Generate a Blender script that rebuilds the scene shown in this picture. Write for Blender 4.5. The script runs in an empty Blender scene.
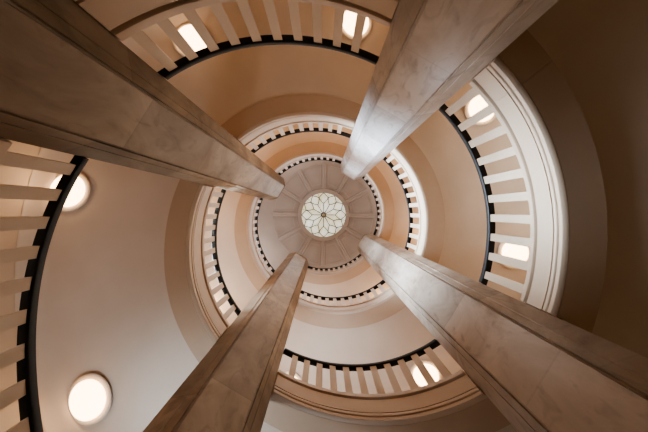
import bpy, math, random
from math import sin, cos, radians as rad, degrees, asin, atan2, hypot, sqrt, pi
random.seed(7)
scene = bpy.context.scene
col = scene.collection

# ------------------------------------------------------------------ scale
R0 = 2.24            # radius of the open well (m); horizontal numbers below are in units of it
U = 0.8064           # vertical unit (m)
CAMZ = 1.5
CAM = (-0.002 * R0, -0.110 * R0)
KN = [1.698, 2.371, 3.066, 3.668, 4.256, 4.81, 5.44, 5.93, 6.07, 6.15, 6.20, 6.76, 7.46, 8.13, 8.75, 9.43, 9.94,
      10.46, 11.13, 11.58, 11.68, 11.73, 11.83, 12.39, 13.18, 14.0, 14.60, 15.22, 15.95, 16.55, 17.15, 17.75, 18.15,
      18.75, 19.40, 19.72, 19.80, 19.93, 19.97]


def rail_h(th):
    x = (th - 90.0) / 30.0
    i = min(max(int(math.floor(x)), 1), len(KN) - 3)
    f = x - i
    a, b, c, d = KN[i - 1], KN[i], KN[i + 1], KN[i + 2]
    return .5 * (2 * b + (c - a) * f + (2 * a - 5 * b + 4 * c - d) * f * f + (3 * b - a - 3 * c + d) * f ** 3)


def zr(th):                      # top of handrail
    return CAMZ + U * rail_h(th)


def hb(th):                      # handrail top above the curb
    return U * (1.15 + .16 * cos(rad(th)))


def fd(th):                      # depth of the string below the curb
    return U * (.79 - .13 * cos(rad(th)))


def zf(th):                      # walking level
    return zr(th) - hb(th)


def zs(th):                      # underside of the string
    return zf(th) - fd(th)


# ------------------------------------------------------------------ piers (plan)
PIER_A = 30.8
PD, PW1, PW2 = .893, .127, .2265
PE = PW2 - PW1
PBACK = 1.04


def pier_half(R, gap=.0015):      # half angle (deg) blocked by a pier at radius R
    if R < PD + PE:
        w = PW1 + max(R * cos(asin(.2)) - PD, 0) + gap
        # solve exactly by iteration
        for _ in range(20):
            a = asin(min(w / R, .99))
            w = PW1 + max(R * cos(a) - PD, 0) + gap
            w = min(w, PW2 + gap)
        return degrees(asin(w / R))
    return degrees(asin((PW2 + gap) / R))


PIERS = [PIER_A + 90 * k + (-.4, .7, -.1, 1.1)[(k + 1) % 4] for k in range(-1, 14)]


# ------------------------------------------------------------------ materials
def new_mat(name):
    m = bpy.data.materials.new(name)
    m.use_nodes = True
    nt = m.node_tree
    return m, nt, nt.nodes['Principled BSDF']


def lin(c):
    return tuple(((x / 255) / 12.92 if x / 255 <= .04045 else ((x / 255 + .055) / 1.055) ** 2.4) for x in c) + (1,)


def plaster(name, c1, c2, rough=.75, scale=1.2, bump=.02):
    m, nt, b = new_mat(name)
    tc = nt.nodes.new('ShaderNodeTexCoord')
    n = nt.nodes.new('ShaderNodeTexNoise')
    n.inputs['Scale'].default_value = scale
    n.inputs['Detail'].default_value = 5
    r = nt.nodes.new('ShaderNodeValToRGB')
    r.color_ramp.elements[0].color = lin(c1)
    r.color_ramp.elements[1].color = lin(c2)
    r.color_ramp.elements[0].position = .35
    r.color_ramp.elements[1].position = .65
    nt.links.new(tc.outputs['Object'], n.inputs['Vector'])
    nt.links.new(n.outputs['Fac'], r.inputs['Fac'])
    nt.links.new(r.outputs['Color'], b.inputs['Base Color'])
    b.inputs['Roughness'].default_value = rough
    n2 = nt.nodes.new('ShaderNodeTexNoise')
    n2.inputs['Scale'].default_value = 60
    nt.links.new(tc.outputs['Object'], n2.inputs['Vector'])
    bp = nt.nodes.new('ShaderNodeBump')
    bp.inputs['Strength'].default_value = bump
    bp.inputs['Distance'].default_value = .01
    nt.links.new(n2.outputs['Fac'], bp.inputs['Height'])
    nt.links.new(bp.outputs['Normal'], b.inputs['Normal'])
    return m


def marble(name, base, light, dark, seed, rough=.5):
    """polished limestone: long streaks, cloudy patches, a few veins and block joints"""
    m, nt, b = new_mat(name)
    L = nt.links.new
    N = nt.nodes.new
    tc = N('ShaderNodeTexCoord')
    mp = N('ShaderNodeMapping')
    mp.inputs['Location'].default_value = (seed * 3.1, seed * 1.7, seed * 5.3)
    mp.inputs['Scale'].default_value = (1.0, 1.0, .45)
    L(tc.outputs['Object'], mp.inputs['Vector'])
    n = N('ShaderNodeTexNoise')
    n.inputs['Scale'].default_value = 1.6
    n.inputs['Detail'].default_value = 8
    n.inputs['Roughness'].default_value = .62
    n.inputs['Distortion'].default_value = .8
    L(mp.outputs[0], n.inputs['Vector'])
    r = N('ShaderNodeValToRGB')
    e = r.color_ramp.elements
    e[0].position = .28
    e[0].color = lin(dark)
    e[1].position = .72
    e[1].color = lin(light)
    k = e.new(.5)
    k.color = lin(base)
    L(n.outputs['Fac'], r.inputs['Fac'])
    # diagonal veins
    mp2 = N('ShaderNodeMapping')
    mp2.inputs['Rotation'].default_value = (.5, .3, seed)
    mp2.inputs['Scale'].default_value = (2.2, 2.2, .8)
    L(tc.outputs['Object'], mp2.inputs['Vector'])
    v = N('ShaderNodeTexNoise')
    v.inputs['Scale'].default_value = 2.4
    v.inputs['Detail'].default_value = 6
    v.inputs['Distortion'].default_value = 1.6
    L(mp2.outputs[0], v.inputs['Vector'])
    vr = N('ShaderNodeValToRGB')
    ve = vr.color_ramp.elements
    ve[0].position = .54
    ve[0].color = (0, 0, 0, 1)
    ve[1].position = .72
    ve[1].color = (1, 1, 1, 1)
    L(v.outputs['Fac'], vr.inputs['Fac'])
    mx = N('ShaderNodeMixRGB')
    mx.blend_type = 'MIX'
    mx.inputs['Color2'].default_value = lin(tuple(int(x * .62) for x in dark))
    ms = N('ShaderNodeMath')
    ms.operation = 'MULTIPLY'
    ms.inputs[1].default_value = .35
    L(vr.outputs['Color'], ms.inputs[0])
    L(ms.outputs[0], mx.inputs['Fac'])
    L(r.outputs['Color'], mx.inputs['Color1'])
    # horizontal block joints every 1.9 m
    sp = N('ShaderNodeSeparateXYZ')
    L(tc.outputs['Object'], sp.inputs[0])
    dv = N('ShaderNodeMath')
    dv.operation = 'MULTIPLY_ADD'
    dv.inputs[1].default_value = 1 / 1.9
    dv.inputs[2].default_value = seed * .37
    L(sp.outputs['Z'], dv.inputs[0])
    fr = N('ShaderNodeMath')
    fr.operation = 'FRACT'
    L(dv.outputs[0], fr.inputs[0])
    lt = N('ShaderNodeMath')
    lt.operation = 'LESS_THAN'
    lt.inputs[1].default_value = .012
    L(fr.outputs[0], lt.inputs[0])
    ml = N('ShaderNodeMath')
    ml.operation = 'MULTIPLY'
    ml.inputs[1].default_value = .09
    L(lt.outputs[0], ml.inputs[0])
    # each block has its own tone
    fl = N('ShaderNodeMath')
    fl.operation = 'FLOOR'
    L(dv.outputs[0], fl.inputs[0])
    wn = N('ShaderNodeTexWhiteNoise')
    wn.noise_dimensions = '1D'
    L(fl.outputs[0], wn.inputs['W'])
    mr = N('ShaderNodeMapRange')
    mr.inputs['To Min'].default_value = .86
    mr.inputs['To Max'].default_value = 1.1
    L(wn.outputs['Value'], mr.inputs['Value'])
    hs = N('ShaderNodeHueSaturation')
    L(mr.outputs[0], hs.inputs['Value'])
    L(mx.outputs['Color'], hs.inputs['Color'])
    mj = N('ShaderNodeMixRGB')
    mj.inputs['Color2'].default_value = lin(tuple(int(x * .6) for x in dark))
    L(ml.outputs[0], mj.inputs['Fac'])
    L(hs.outputs['Color'], mj.inputs['Color1'])
    L(mj.outputs['Color'], b.inputs['Base Color'])
    b.inputs['Roughness'].default_value = rough
    b.inputs['Specular IOR Level'].default_value = .35
    return m


def plain(name, c, rough=.5, metallic=0):
    return_m, nt, b = new_mat(name)
    n = nt.nodes.new('ShaderNodeTexNoise')
    n.inputs['Scale'].default_value = 14
    mr = nt.nodes.new('ShaderNodeMapRange')
    mr.inputs['To Min'].default_value = max(rough - .06, 0)
    mr.inputs['To Max'].default_value = min(rough + .06, 1)
    nt.links.new(n.outputs['Fac'], mr.inputs['Value'])
    nt.links.new(mr.outputs[0], b.inputs['Roughness'])
    b.inputs['Base Color'].default_value = lin(c)
    b.inputs['Metallic'].default_value = metallic
    return return_m


def emit(name, c, strength):
    m, nt, b = new_mat(name)
    b.inputs['Base Color'].default_value = lin(c)
    b.inputs['Emission Color'].default_value = lin(c)
    b.inputs['Emission Strength'].default_value = strength
    return m


M_SOFFIT = plaster('cream_plaster', (218, 199, 178), (224, 206, 186), .62)
M_WALL = plaster('wall_plaster', (212, 188, 162), (218, 195, 170), .7)
M_BORDER = plaster('tan_plaster', (196, 168, 140), (204, 176, 148), .6)
M_STRING = plaster('painted_string', (208, 182, 156), (214, 190, 164), .42, bump=.005)
M_GROOVE = plaster('shadowed_string_recess', (156, 124, 94), (164, 132, 102), .6)  # darker tan, groove shade painted into the recess colour
M_BAL = plaster('painted_baluster', (214, 190, 164), (220, 198, 172), .4, bump=.005)
M_RAIL = plain('black_rail', (9, 9, 10), .5)
M_TREAD = plaster('stone_tread', (216, 204, 190), (224, 212, 198), .6)
M_FLOOR = plaster('stone_floor', (112, 92, 72), (126, 104, 84), .5)
M_CEIL = plaster('taupe_plaster', (170, 158, 150), (176, 164, 156), .7)
M_CEILR = plaster('taupe_rib', (178, 166, 158), (184, 172, 164), .7)
M_LAMP = emit('lamp_glass', (255, 217, 173), 6.4)
M_LAMPR = plaster('lamp_base_enamel', (222, 204, 184), (228, 212, 192), .5)
M_LEAD = plain('lead', (40, 34, 26), .6)
M_BRASS = plain('boss_metal', (176, 166, 146), .5, 0)

# leaded glass: every pane its own tint
M_GLASS, _nt, _b = new_mat('leaded_glass')
_tc = _nt.nodes.new('ShaderNodeTexCoord')
_v = _nt.nodes.new('ShaderNodeTexNoise')
_v.inputs['Scale'].default_value = 1.4
_v.inputs['Detail'].default_value = 3
_r = _nt.nodes.new('ShaderNodeValToRGB')
_r.color_ramp.elements[0].position = .36
_r.color_ramp.elements[0].color = lin((206, 198, 166))
_r.color_ramp.elements[1].position = .62
_r.color_ramp.elements[1].color = lin((228, 230, 216))
_nt.links.new(_tc.outputs['Object'], _v.inputs['Vector'])
_nt.links.new(_v.outputs['Fac'], _r.inputs['Fac'])
_nt.links.new(_r.outputs['Color'], _b.inputs['Base Color'])
_nt.links.new(_r.outputs['Color'], _b.inputs['Emission Color'])
_b.inputs['Emission Strength'].default_value = .8
_b.inputs['Roughness'].default_value = .3


# ------------------------------------------------------------------ mesh helpers
class MB:
    def __init__(self):
        self.v, self.f = [], []

    def vert(self, x, y, z):
        self.v.append((x, y, z))
        return len(self.v) - 1

    def pol(self, R, th, z, c=(0, 0)):
        a = rad(th)
        return self.vert(R * R0 * cos(a) + c[0], R * R0 * sin(a) + c[1], z)

    def face(self, *ids):
        self.f.append(tuple(ids))

    def grid(self, rows, close_v=False, caps=False):
        """rows: list of lists of vertex ids, one list per station"""
        n = len(rows[0])
        for a, b in zip(rows[:-1], rows[1:]):
            for j in range(n if close_v else n - 1):
                k = (j + 1) % n
                self.face(a[j], a[k], b[k], b[j])
        if caps and close_v:
            self.face(*rows[0][::-1])
            self.face(*rows[-1])

    def build(self, name, mat, parent=None, smooth=None, origin=None):
        me = bpy.data.meshes.new(name)
        ox, oy, oz = origin or (0, 0, 0)
        me.from_pydata([(x - ox, y - oy, z - oz) for x, y, z in self.v], [], self.f)
        me.validate()
        import bmesh
        bm = bmesh.new()
        bm.from_mesh(me)
        bmesh.ops.recalc_face_normals(bm, faces=bm.faces)
        bm.to_mesh(me)
        bm.free()
        me.materials.append(mat)
        if smooth:
            for p in me.polygons:
                p.use_smooth = True
            try:
                me.set_sharp_from_angle(angle=rad(smooth))
            except Exception:
                pass
        o = bpy.data.objects.new(name, me)
        col.objects.link(o)
        if parent is not None:
            o.parent = parent
        elif origin:
            o.location = origin
        return o


def thing(name, label, cat, loc=(0, 0, 0), group=None):
    o = bpy.data.objects.new(name, None)
    o.empty_display_size = .2
    o.location = loc
    col.objects.link(o)
    o['label'] = label
    o['category'] = cat
    if group:
        o['group'] = group
    return o


def ramp(a, b, step):
    n = max(int(round((b - a) / step)), 1)
    return [i / n for i in range(n + 1)]


def lap(t0, t1):
    """split [t0,t1] into the arcs left free between piers -> (a, b, a_is_pier, b_is_pier)"""
    out = []
    cur, curp = t0, False
    for p in PIERS:
        if p - 14 >= t1:
            break
        if p + 14 <= cur:
            continue
        if p > cur:
            out.append((cur, p, curp, True))
        cur, curp = p, True
    if cur < t1:
        out.append((cur, t1, curp, False))
    return out


def sweep(prof, base, t0, t1, p0, p1, step=2.0, scale=None):
    """closed profile [(R, dz)] swept around the well; ends follow the pier sides where they meet one"""
    m = MB()
    rows = []
    for t in ramp(t0, t1, step):
        row = []
        for R, dz in prof:
            a = t0 + (pier_half(R) if p0 else 0)
            b = t1 - (pier_half(R) if p1 else 0)
            th = a + (b - a) * t
            row.append(m.pol(R, th, base(th) + dz * (scale(th) if scale else U)))
        rows.append(row)
    m.grid(rows, True, True)
    return m


# ------------------------------------------------------------------ stairs
RW = 2.2              # wall radius
RB0, RB1 = 1.0265, 1.185


def cove(R):
    """drop of the soffit (m) towards the wall"""
    t = min(max((R - 2.02) / (RW - 2.02), 0), 1)
    return U * .45 * (1 - sqrt(max(1 - t * t, 0))) - .035


def inner(th, R):
    for p in PIERS:
        if abs(th - p) < 12.85:
            return max(R, 1.07)
    return R


def stations(t0, t1, step=2.0):
    s = [t0 + (t1 - t0) * t for t in ramp(t0, t1, step)]
    for p in PIERS:
        for q in (p - 12.86, p - 12.84, p + 12.84, p + 12.86):
            if t0 < q < t1:
                s.append(q)
    return sorted(s)


def flight(name, label, cat, t0, t1, stepped=True):
    mid = (t0 + t1) / 2
    root = thing(name, label, cat)
    # string: nosing, panel, bead, lower moulding, set on a recessed core
    for a, b, p0, p1 in lap(t0, t1):
        if b - a - (13.3 if p0 else 0) - (13.3 if p1 else 0) < .5:
            continue
        sc = lambda th: fd(th) / .60
        S = lambda prof: sweep(prof, zf, a, b, p0, p1, 2.0, sc)
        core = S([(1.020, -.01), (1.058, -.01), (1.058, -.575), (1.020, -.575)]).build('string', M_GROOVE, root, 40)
        S([(.999, 0), (1.06, 0), (1.06, -.06), (1.060, -.10), (1.001, -.10), (.995, -.09), (.995, -.02)]).build('nosing', M_STRING, core, 40)
        S([(1.003, -.128), (1.06, -.128), (1.06, -.416), (1.003, -.416)]).build('string_panel', M_STRING, core, 40)
        S([(1.000, -.446), (1.06, -.446), (1.06, -.508), (1.003, -.508), (.998, -.50), (.996, -.47)]).build('bead_moulding', M_STRING, core, 40)
        S([(.998, -.536), (1.025, -.536), (1.025, -.60), (1.004, -.60), (.998, -.592)]).build('lower_moulding', M_STRING, core, 40)
    st = stations(t0, t1)
    m = MB()
    rows = []
    for th in st:
        z = zs(th)
        i = inner(th, RB0)
        rows.append([m.pol(i, th, z), m.pol(RB1, th, z), m.pol(RB1, th, z + .06), m.pol(i, th, z + .06)])
    m.grid(rows, True, True)
    m.build('soffit_border', M_BORDER, root, 40)
    m = MB()
    RR = [RB1 + .002, 1.4, 1.6, 1.8, 2.02] + [2.02 + (RW - .004 - 2.02) * sin(pi / 2 * k / 12) for k in range(1, 13)]
    rows = [[m.pol(R, th, zs(th) - cove(R)) for R in RR] for th in st]
    m.grid(rows)
    m.build('coved_soffit', M_SOFFIT, root, 60)
    # treads on top
    m = MB()
    n = max(int(round((t1 - t0) / 6.4)), 1)
    prev = None
    for k in range(n):
        a, b = t0 + (t1 - t0) * k / n, t0 + (t1 - t0) * (k + 1) / n
        z = zf((a + b) / 2) - .02
        rows = []
        for th in stations(a, b, 3.3):
            rows.append([m.pol(inner(th, 1.064), th, z), m.pol(RW - .004, th, z)])
        m.grid(rows)
        if prev:
            m.face(prev[0], prev[1], rows[0][1], rows[0][0])
        prev = rows[-1]
    m.build('tread_surface', M_TREAD, root)
    return root


flight('stair_flight', 'lowest curving stair flight, tan moulded string at the upper left behind the darkest pier', 'stairs', 100, 321.95)
flight('stair_landing', 'lowest landing, dark soffit and broad white moulded edge on the right', 'stair landing', 322, 395.95)
flight('stair_flight', 'middle stair flight sweeping from bottom to left, two lit lamps under it', 'stairs', 396, 667.95)
flight('stair_landing', 'middle landing, narrower cream moulded edge inside the broad white one on the right', 'stair landing', 668, 751.95)
flight('stair_flight', 'upper stair flight, pale string curving just outside the taupe ceiling at lower left', 'stairs', 752, 1007.95)
flight('stair_gallery', 'topmost gallery ring with thin white edge around the taupe ceiling', 'gallery', 1008, 1203)

# ------------------------------------------------------------------ railings between piers
tier = {0: 'lowest', 1: 'middle', 2: 'top'}


def railing(p0, p1, label, phase, pitch, nmax=99):
    mid = (p0 + p1) / 2
    a, b = p0, p1
    hh = pier_half(1.0)
    root = thing('stair_railing', label, 'railing', group='railing sections between the stone piers')
    rt = .11
    prof = [(1.002, -rt), (1.036, -rt), (1.040, -rt + .02), (1.040, -.015), (1.034, 0), (1.004, 0), (.9985, -.02), (.9985, -rt + .012)]
    rail = sweep(prof, zr, a, b, True, True, 1.5)
    rail.build('handrail', M_RAIL, root, 50)
    k0 = math.ceil((p0 + hh + 1.2 + 1.5 - phase) / pitch)
    k = k0
    while phase + k * pitch < p1 - hh - 2.6:
        th = phase + k * pitch
        w = 1.22
        m = MB()
        lo, hi = [], []
        for R, d in ((1.007, -w), (1.007, w), (1.032, w), (1.032, -w)):
            lo.append(m.pol(R, th + d, zf(th + d) + .004))
            hi.append(m.pol(R, th + d, zr(th + d) - rt * U - .004))
        m.grid([lo, hi], True, True)
        m.build('baluster', M_BAL, root)
        k += 1
    return root


railing(PIERS[2], PIERS[3], 'nearest railing section at the left edge, huge tan balusters and thick black handrail', 149.3, 5.8)
railing(PIERS[3], PIERS[4], 'lowest railing section across the top edge, tan balusters between the two upper piers', 228.1, 5.73)
railing(PIERS[4], PIERS[5], 'white balusters of the lowest landing, right of the palest pier', 316.5, 6.54)
railing(PIERS[5], PIERS[6], 'railing section at the bottom between the two lower piers, nearest of those below the ceiling', 414.5, 5.32)
railing(PIERS[6], PIERS[7], 'middle railing section left of centre, between the lower-left and upper-left piers', 509.3, 5.8)
railing(PIERS[7], PIERS[8], 'middle railing section above centre, between the two upper piers', 588.1, 5.73)
railing(PIERS[8], PIERS[9], 'middle landing railing right of centre, small balusters inside the cream edge', 676.5, 6.54)
railing(PIERS[9], PIERS[10], 'second railing section below centre, between the two lower piers, under the topmost ring', 774.5, 5.5)
railing(PIERS[10], PIERS[11], 'innermost railing section at the left rim of the taupe ceiling', 869.3, 5.8)
railing(PIERS[11], PIERS[12], 'innermost railing section along the upper rim of the taupe ceiling', 948.1, 5.73)
railing(PIERS[12], PIERS[13], 'innermost railing section at the right rim of the taupe ceiling', 1036.5, 6.0)
railing(PIERS[13], PIERS[14], 'innermost railing section along the lower rim of the taupe ceiling', 1130.5, 5.6)

# ------------------------------------------------------------------ stone piers
pier_spec = [
    (PIER_A - 90.4, 'palest stone pier, white marble with a cool sheen, running to the top edge', ((220, 214, 210), (236, 232, 230), (194, 184, 176)), 1.0, 18.2),
    (PIER_A + .7, 'stone pier with dark diagonal veins running to the lower right corner', ((186, 168, 150), (210, 194, 178), (144, 122, 102)), 2.0, 20.5),
    (PIER_A + 89.9, 'narrowest stone pier, plain brown, running to the bottom edge left of centre', ((164, 142, 118), (186, 164, 140), (134, 112, 90)), 3.0, 20.15),
    (PIER_A + 181.1, 'darkest and widest stone pier, brown marble filling the upper left corner', ((160, 140, 118), (182, 162, 140), (130, 110, 90)), 4.0, 17.8),
]
for ang, label, cols, seed, htop in pier_spec:
    ZTOP = CAMZ + U * htop
    a = rad(ang)
    cx, cy = 1.0 * R0 * cos(a), 1.0 * R0 * sin(a)
    root = thing('stone_pier', label, 'pier', (cx, cy, 0), group='stone piers around the open well')
    mat = marble('pier_marble', cols[0], cols[1], cols[2], seed)
    mat2 = marble('pier_edge_marble', tuple(int(x * .95) for x in cols[0]), cols[1], cols[2], seed + .5)

    def prism(pts, z0, z1, nz=1):
        m = MB()
        rows = []
        for k in range(nz + 1):
            z = z0 + (z1 - z0) * k / nz
            row = []
            for R, w in pts:
                dx, dy = (R - 1.0) * R0, w * R0
                row.append(m.vert(dx * cos(a) - dy * sin(a), dx * sin(a) + dy * cos(a), z))
            rows.append(row)
        m.grid(rows, True, True)
        return m
    g = .012
    # core with splayed corners; a sunk quirk separates face and splays
    core = [(PD + .014, -PW1 + .004), (PD + .014, PW1 - .004), (PD + PE, PW2 - .004 + 0), (PBACK, PW2 - .004), (PBACK, -PW2 + .004), (PD + PE, -PW2 + .004)]
    prism(core, 0, ZTOP).build('shaft', mat2, root)
    prism([(PD, -PW1 + .012), (PD, PW1 - .012), (PD + .013, PW1 - .010), (PD + .013, -PW1 + .010)], 0, ZTOP - .02).build('face_panel', mat, root)
    for s in (-1, 1):
        # splay slab: from the quirk to the pier side, rounded at its outer arris
        q = [(PD + .010, s * (PW1 + .002)), (PD + .018, s * (PW1 - .002)), (PD + PE - .002, s * (PW2 - .010)), (PD + PE + .012, s * (PW2 - .004)), (PD + PE + .010, s * PW2), (PD + PE - .006, s * (PW2 - .001))]
        edge = prism(q, 0, ZTOP - .02).build('splayed_edge', mat2, root)
        b0 = PD + .040
        q = [(b0 - .004, s * (PW1 + .036)), (b0 + .004, s * (PW1 + .044)), (b0 + .012, s * (PW1 + .040)), (b0 + .002, s * (PW1 + .030))]
        prism(q, 0, ZTOP - .02).build('edge_fillet', mat2, edge)
    capf = lambda k: [(PD - k, -PW1 - k * .4), (PD - k, PW1 + k * .4), (PD + PE - k * .4, PW2 + k), (PBACK, PW2 + k), (PBACK, -PW2 - k), (PD + PE - k * .4, -PW2 - k)]
    prism(capf(.010), ZTOP - .02, ZTOP + .05).build('cap', mat, root)
    prism(capf(.03), -.0, .35).build('plinth', mat2, root)

# ------------------------------------------------------------------ room: wall, floor, ceiling
ZC0 = CAMZ + U * 21.3                      # ceiling above the piers
ZC1 = CAMZ + U * 22.0                  # at the skylight
RS = 22.3 * 22.0 / 1000
SKC = (0.0, -.115)            # the skylight sits a little off the axis of the well


def structure(o):
    o['kind'] = 'structure'
    return o


m = MB()
rows = []
for z in (0, 2, 4, 6, 8, 10, 12, 14, 16, ZC0 + .3):
    rows.append([m.pol(RW, k * 3, z) for k in range(120)])
m.grid(rows, True)
structure(m.build('wall_round', M_WALL, None, 40))
m = MB()
ids = [m.pol(RW + .05, k * 3, 0) for k in range(120)]
m.face(*ids)
structure(m.build('floor', M_FLOOR))


def zc(R):                              # shallow cone
    return ZC1 - (ZC1 - ZC0) * min(max((R - RS) / (1.1 - RS), 0), 1)


m = MB()
RR = [RS + .012, .6, .8, 1.0, 1.1, 1.5, RW + .02]
rows = [[m.pol(R, k * 3, zc(R), SKC if R < 1.3 else (0, 0)) for k in range(120)] for R in RR]
m.grid(rows, True)
ceil_o = structure(m.build('ceiling', M_CEIL, None, 40))


def ring(R1, R2, za, zb, name, mat, parent, n=96):
    mm = MB()
    rows = []
    for k in range(n + 1):
        th = 360 * k / n
        rows.append([mm.pol(R1, th, zc(R1) + za, SKC), mm.pol(R2, th, zc(R2) + za, SKC), mm.pol(R2, th, zc(R2) + zb, SKC), mm.pol(R1, th, zc(R1) + zb, SKC)])
    mm.grid(rows, True)
    return mm.build(name, mat, parent, 40)


ring(RS + .01, RS + .075, -.05, .02, 'ceiling_ring', M_CEILR, ceil_o)
ring(RS + .10, RS + .112, -.03, .02, 'ceiling_bead', M_CEILR, ceil_o)
for k in range(12):
    th = 30 * k + 1
    mm = MB()
    rows = []
    for R in (RS + .07, .7, .9, 1.09):
        row = []
        for w, dz in ((-.04, .01), (-.04, -.035), (-.028, -.05), (-.016, -.05), (-.012, -.03), (.012, -.03), (.016, -.05), (.028, -.05), (.04, -.035), (.04, .01)):
            a = rad(th)
            x, y = R * R0, w * R0 * (.55 + .5 * R)
            row.append(mm.vert(x * cos(a) - y * sin(a) + SKC[0], x * sin(a) + y * cos(a) + SKC[1], zc(R) + dz))
        rows.append(row)
    mm.grid(rows, True, True)
    mm.build('ceiling_rib', M_CEILR, ceil_o)
    # moulded panel frame between ribs
    mm = MB()
    A = th + 15

    def loop(Ra, Rb, ta, tb, dz):
        pts = [(Ra, A - ta), (Ra, A - ta / 2), (Ra, A), (Ra, A + ta / 2), (Ra, A + ta), (Rb, A + tb), (Rb, A + tb / 2), (Rb, A), (Rb, A - tb / 2), (Rb, A - tb)]
        return [mm.pol(R, t, zc(R) + dz, SKC) for R, t in pts]
    o1 = loop(RS + .17, 1.06, 8.3, 11.2, .006)
    o2 = loop(RS + .17, 1.06, 8.3, 11.2, -.022)
    i2 = loop(RS + .187, 1.045, 7.0, 10.4, -.022)
    i1 = loop(RS + .187, 1.045, 7.0, 10.4, .006)
    mm.grid([o1, o2, i2, i1], True)
    mm.build('panel_moulding', M_CEILR, ceil_o)

# ------------------------------------------------------------------ skylight
sky = thing('skylight', 'round leaded glass skylight with a twelve-petal rosette at the centre of the ceiling', 'skylight', (SKC[0], SKC[1], ZC1))
rs = RS * R0
m = MB()
c0 = m.vert(0, 0, .01)
ids = [m.vert(rs * 1.02 * cos(rad(k * 5)), rs * 1.02 * sin(rad(k * 5)), .01) for k in range(72)]
for k in range(72):
    m.face(c0, ids[k], ids[(k + 1) % 72])
m.build('glass_pane', M_GLASS, sky)
m = MB()
rows = []
for k in range(97):
    a = rad(360 * k / 96)
    rows.append([m.vert(r * cos(a), r * sin(a), z) for r, z in ((rs * .985, -.03), (rs * 1.03, -.05), (rs * 1.03, .0), (rs * .985, .0))])
m.grid(rows, True)
m.build('rim', M_CEILR, sky, 40)


def bar(mm, p, q, w=.0155):
    dx, dy = q[0] - p[0], q[1] - p[1]
    L = hypot(dx, dy)
    nx, ny = -dy / L * w, dx / L * w
    lo = [mm.vert(x, y, -.022) for x, y in ((p[0] + nx, p[1] + ny), (q[0] + nx, q[1] + ny), (q[0] - nx, q[1] - ny), (p[0] - nx, p[1] - ny))]
    hi = [mm.vert(x, y, .004) for x, y in ((p[0] + nx, p[1] + ny), (q[0] + nx, q[1] + ny), (q[0] - nx, q[1] - ny), (p[0] - nx, p[1] - ny))]
    mm.grid([lo, hi], True, True)


def P(r, t):
    return (rs * r * cos(rad(t)), rs * r * sin(rad(t)))


def curve(mm, p, q, bend, n=5):
    dx, dy = q[0] - p[0], q[1] - p[1]
    pts = [(p[0] + dx * t - dy * bend * 4 * t * (1 - t), p[1] + dy * t + dx * bend * 4 * t * (1 - t)) for t in [i / n for i in range(n + 1)]]
    for a_, b_ in zip(pts[:-1], pts[1:]):
        bar(mm, a_, b_)


lead = MB()
for k in range(12):
    t = 30 * k
    bar(lead, P(.12, t), P(.52, t))
    for s in (-1, 1):
        curve(lead, P(.52, t), P(.80, t + s * 15), s * .06)
        curve(lead, P(.80, t + s * 15), P(.985, t), s * .03)
    bar(lead, P(.80, t + 15), P(.99, t + 15), .006)
for k in range(24):
    bar(lead, P(.105, 15 * k), P(.105, 15 * k + 15), .02)
lead.build('leading', M_LEAD, sky)
m = MB()
rows = []
for r, z in ((.0, -.06), (.05, -.058), (.075, -.045), (.08, -.03), (.085, -.02), (.088, .0)):
    rows.append([m.vert(rs * r * cos(rad(k * 15)), rs * r * sin(rad(k * 15)), z) for k in range(24)])
m.grid(rows, True)
m.build('boss', M_BRASS, sky, 50)

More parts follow.
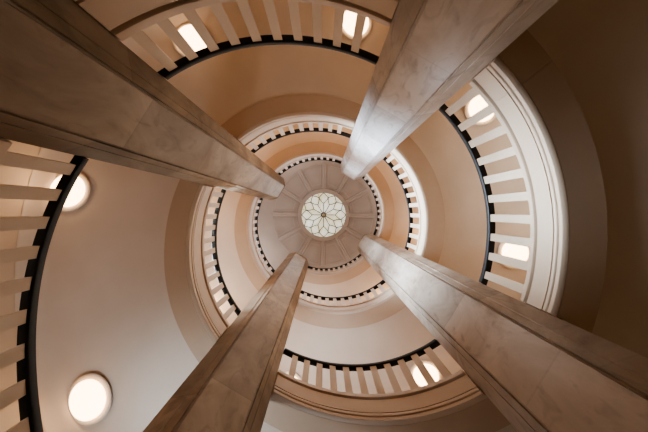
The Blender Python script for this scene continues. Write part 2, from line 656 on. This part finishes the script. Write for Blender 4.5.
# ------------------------------------------------------------------ lamps on the soffits
ZPX = (323.53, 212.24)
RL = .126
proto = None
lamp_spec = [
    (86.5, 402, 'big fully visible disc lamp at the lower left, beside the black handrail'),
    (66, 191, 'disc lamp crossed by the thick black handrail at the left edge'),
    (191, 39, 'disc lamp seen through tan balusters at the upper left, cut by a baluster'),
    (355, 21, 'disc lamp behind balusters at the top edge, left of the palest pier'),
    (482.5, 108, 'disc lamp behind white balusters right of the palest pier'),
    (516, 253, 'disc lamp behind white balusters at the right, above the veined pier'),
    (427, 376, 'disc lamp behind balusters at the bottom, beside the veined pier'),
    (290.5, 387, 'disc lamp glimpsed behind balusters beside the brown lower-left pier'),
]
HANG = .105
lamps = []
for i, (px, py, label) in enumerate(lamp_spec):
    vx, vy = (px - ZPX[0]) / 1000, (py - ZPX[1]) / 1000
    h = 8.0
    for _ in range(60):
        x, y = vx * h + CAM[0] / R0, vy * h + CAM[1] / R0
        R = hypot(x, y)
        th = degrees(atan2(y, x)) % 360
        want = 144 + 45 * i
        th += 360 * round((want + 360 - th) / 360)
        z = zs(th) - cove(min(R, 2.1)) - HANG
        h = .5 * h + .5 * (z - CAMZ) / U
    slope = (zs(th + 2) - zs(th - 2)) / (4 * pi / 180 * R * R0)
    dr = -(cove(R + .02) - cove(R - .02)) / (.04 * R0)
    lamps.append((x * R0, y * R0, z, th, R))
    root = thing('disc_lamp', label, 'lamp', (x * R0, y * R0, z + HANG), group='round disc lamps on the stair soffits')
    root.rotation_euler = (0, 0, rad(th))
    if proto is None:
        mm = MB()
        rows = []
        for r, zz in ((0.0, -.03), (.163, -.03), (.163, -.038), (.158, -.044), (.146, -.047), (.0, -.047)):
            rows.append([mm.vert(r * R0 * cos(rad(k * 7.5)), r * R0 * sin(rad(k * 7.5)), zz) for k in range(48)])
        mm.grid(rows, True)
        b_ = mm.build('lamp_base', M_LAMPR, root, 40)
        mm = MB()
        rows = []
        for r, zz in ((RL * .97, -.046), (RL * 1.0, -.052), (RL, -HANG + .01), (RL * .95, -HANG), (RL * .5, -HANG - .012), (0, -HANG - .015)):
            rows.append([mm.vert(r * R0 * cos(rad(k * 7.5)), r * R0 * sin(rad(k * 7.5)), zz) for k in range(48)])
        mm.grid(rows, True)
        d_ = mm.build('lamp_diffuser', M_LAMP, root, 40)
        proto = (b_, d_)
    else:
        for p_ in proto:
            c = p_.copy()
            col.objects.link(c)
            c.parent = root
    # tilt to lie on the sloping soffit: local x = outward, local y = up the stair
    root.rotation_euler = (math.atan(slope), -math.atan(dr) * .6, rad(th))

# ------------------------------------------------------------------ light
def light(name, kind, loc, energy, color, size=.3, rot=None, **kw):
    l = bpy.data.lights.new(name, kind)
    l.energy = energy
    l.color = color
    if kind == 'AREA':
        l.size = size
        if 'spread' in kw:
            l.spread = kw.pop('spread')
        for k_, v_ in kw.items():
            setattr(l, k_, v_)
    elif kind == 'POINT':
        l.shadow_soft_size = size
    o = bpy.data.objects.new(name, l)
    o.location = loc
    if rot:
        o.rotation_euler = rot
    col.objects.link(o)
    return o


WARM = (1.0, .7, .44)
# lamps of the flight above (out of sight behind the strings)
for k in range(8):
    th = 144 + 360 + 45 * k + 360
    R = 1.8
    if th > 1195:
        continue
    light('upper_lamp_light', 'POINT', (R * R0 * cos(rad(th)), R * R0 * sin(rad(th)), zs(th) - cove(R) - .35), 26, WARM, .2)
# daylight through the skylight
light('skylight_daylight', 'AREA', (SKC[0], SKC[1], ZC1 - .12), 25, (.82, .9, 1.0), rs * 1.7, None, shape='DISK')


def window_and_fill_light(th, R, z, energy, sx, sy, to, spread=180):
    o = light('window_and_fill_daylight', 'AREA', (R * R0 * cos(rad(th)), R * R0 * sin(rad(th)), z), energy, (.66, .82, 1.0), sx, None, shape='RECTANGLE', size_y=sy, spread=rad(spread))
    from mathutils import Vector
    d = Vector(to) - o.location
    o.rotation_euler = d.to_track_quat('-Z', 'Y').to_euler()
    return o


# area lights for unseen, unbuilt left-wall windows, aimed to light right-hand piers and landings
for th, e, up, sp in ((122, 12, .6, 140), (165, 24, .24, 21), (480, 20, .2, 150), (525, 300, -.5, 58), (840, 30, .2, 150), (885, 70, -.6, 45)):
    zz = zf(th) + 1.35
    window_and_fill_light(th, 2.1, zz, e, .6 if sp < 20 else 1.1, .5 if sp < 20 else 1.5, (0, 0, zz + up), sp)
# fill lights added beside them, aimed to wash the soffits along the stair
for th, e, to in ((124, 25, 178), (150, 30, 95), (482, 32, 438), (500, 36, 545), (842, 26, 800), (860, 26, 905)):
    zz = zf(th) + 1.2
    zt = zs(to + 360) if to + 360 < 1200 else ZC0
    window_and_fill_light(th, 2.1, zz, e, 1.0, 1.3, (1.55 * R0 * cos(rad(to)), 1.55 * R0 * sin(rad(to)), zt), 100)
# unseen fill lights added in the hall below to lift the dark soffits
for th in (20, 110, 200, 290):
    light('hall_fill_light', 'POINT', (1.75 * R0 * cos(rad(th)), 1.75 * R0 * sin(rad(th)), 1.0), 8, (1.0, .9, .62), .25)
# unseen fill lights added at the top, under the flat ceiling, to brighten it
for th in (60, 150, 240, 330):
    light('top_fill_light', 'POINT', (1.7 * R0 * cos(rad(th)), 1.7 * R0 * sin(rad(th)), ZC0 - 1.2), 52, (1.0, .95, .9), .25)

w = bpy.data.worlds.new('World')
scene.world = w
w.use_nodes = True
bg = w.node_tree.nodes['Background']
bg.inputs['Color'].default_value = (.75, .85, 1, 1)
bg.inputs['Strength'].default_value = .3

# ------------------------------------------------------------------ camera
cd = bpy.data.cameras.new('Camera')
cd.sensor_width = 36
cd.lens = 20
cd.clip_start = .02
cd.shift_x = (324 - ZPX[0]) / 648
cd.shift_y = -(216 - ZPX[1]) / 648
cam = bpy.data.objects.new('Camera', cd)
cam.location = (CAM[0], CAM[1], CAMZ)
cam.rotation_euler = (pi, 0, 0)
col.objects.link(cam)
scene.camera = cam

scene.view_settings.view_transform = 'AgX'
scene.view_settings.look = 'AgX - Medium High Contrast'
scene.view_settings.exposure = 0.22
scene.cycles.use_denoising = True
scene.cycles.max_bounces = 10
scene.cycles.diffuse_bounces = 6
scene.cycles.sample_clamp_indirect = 6
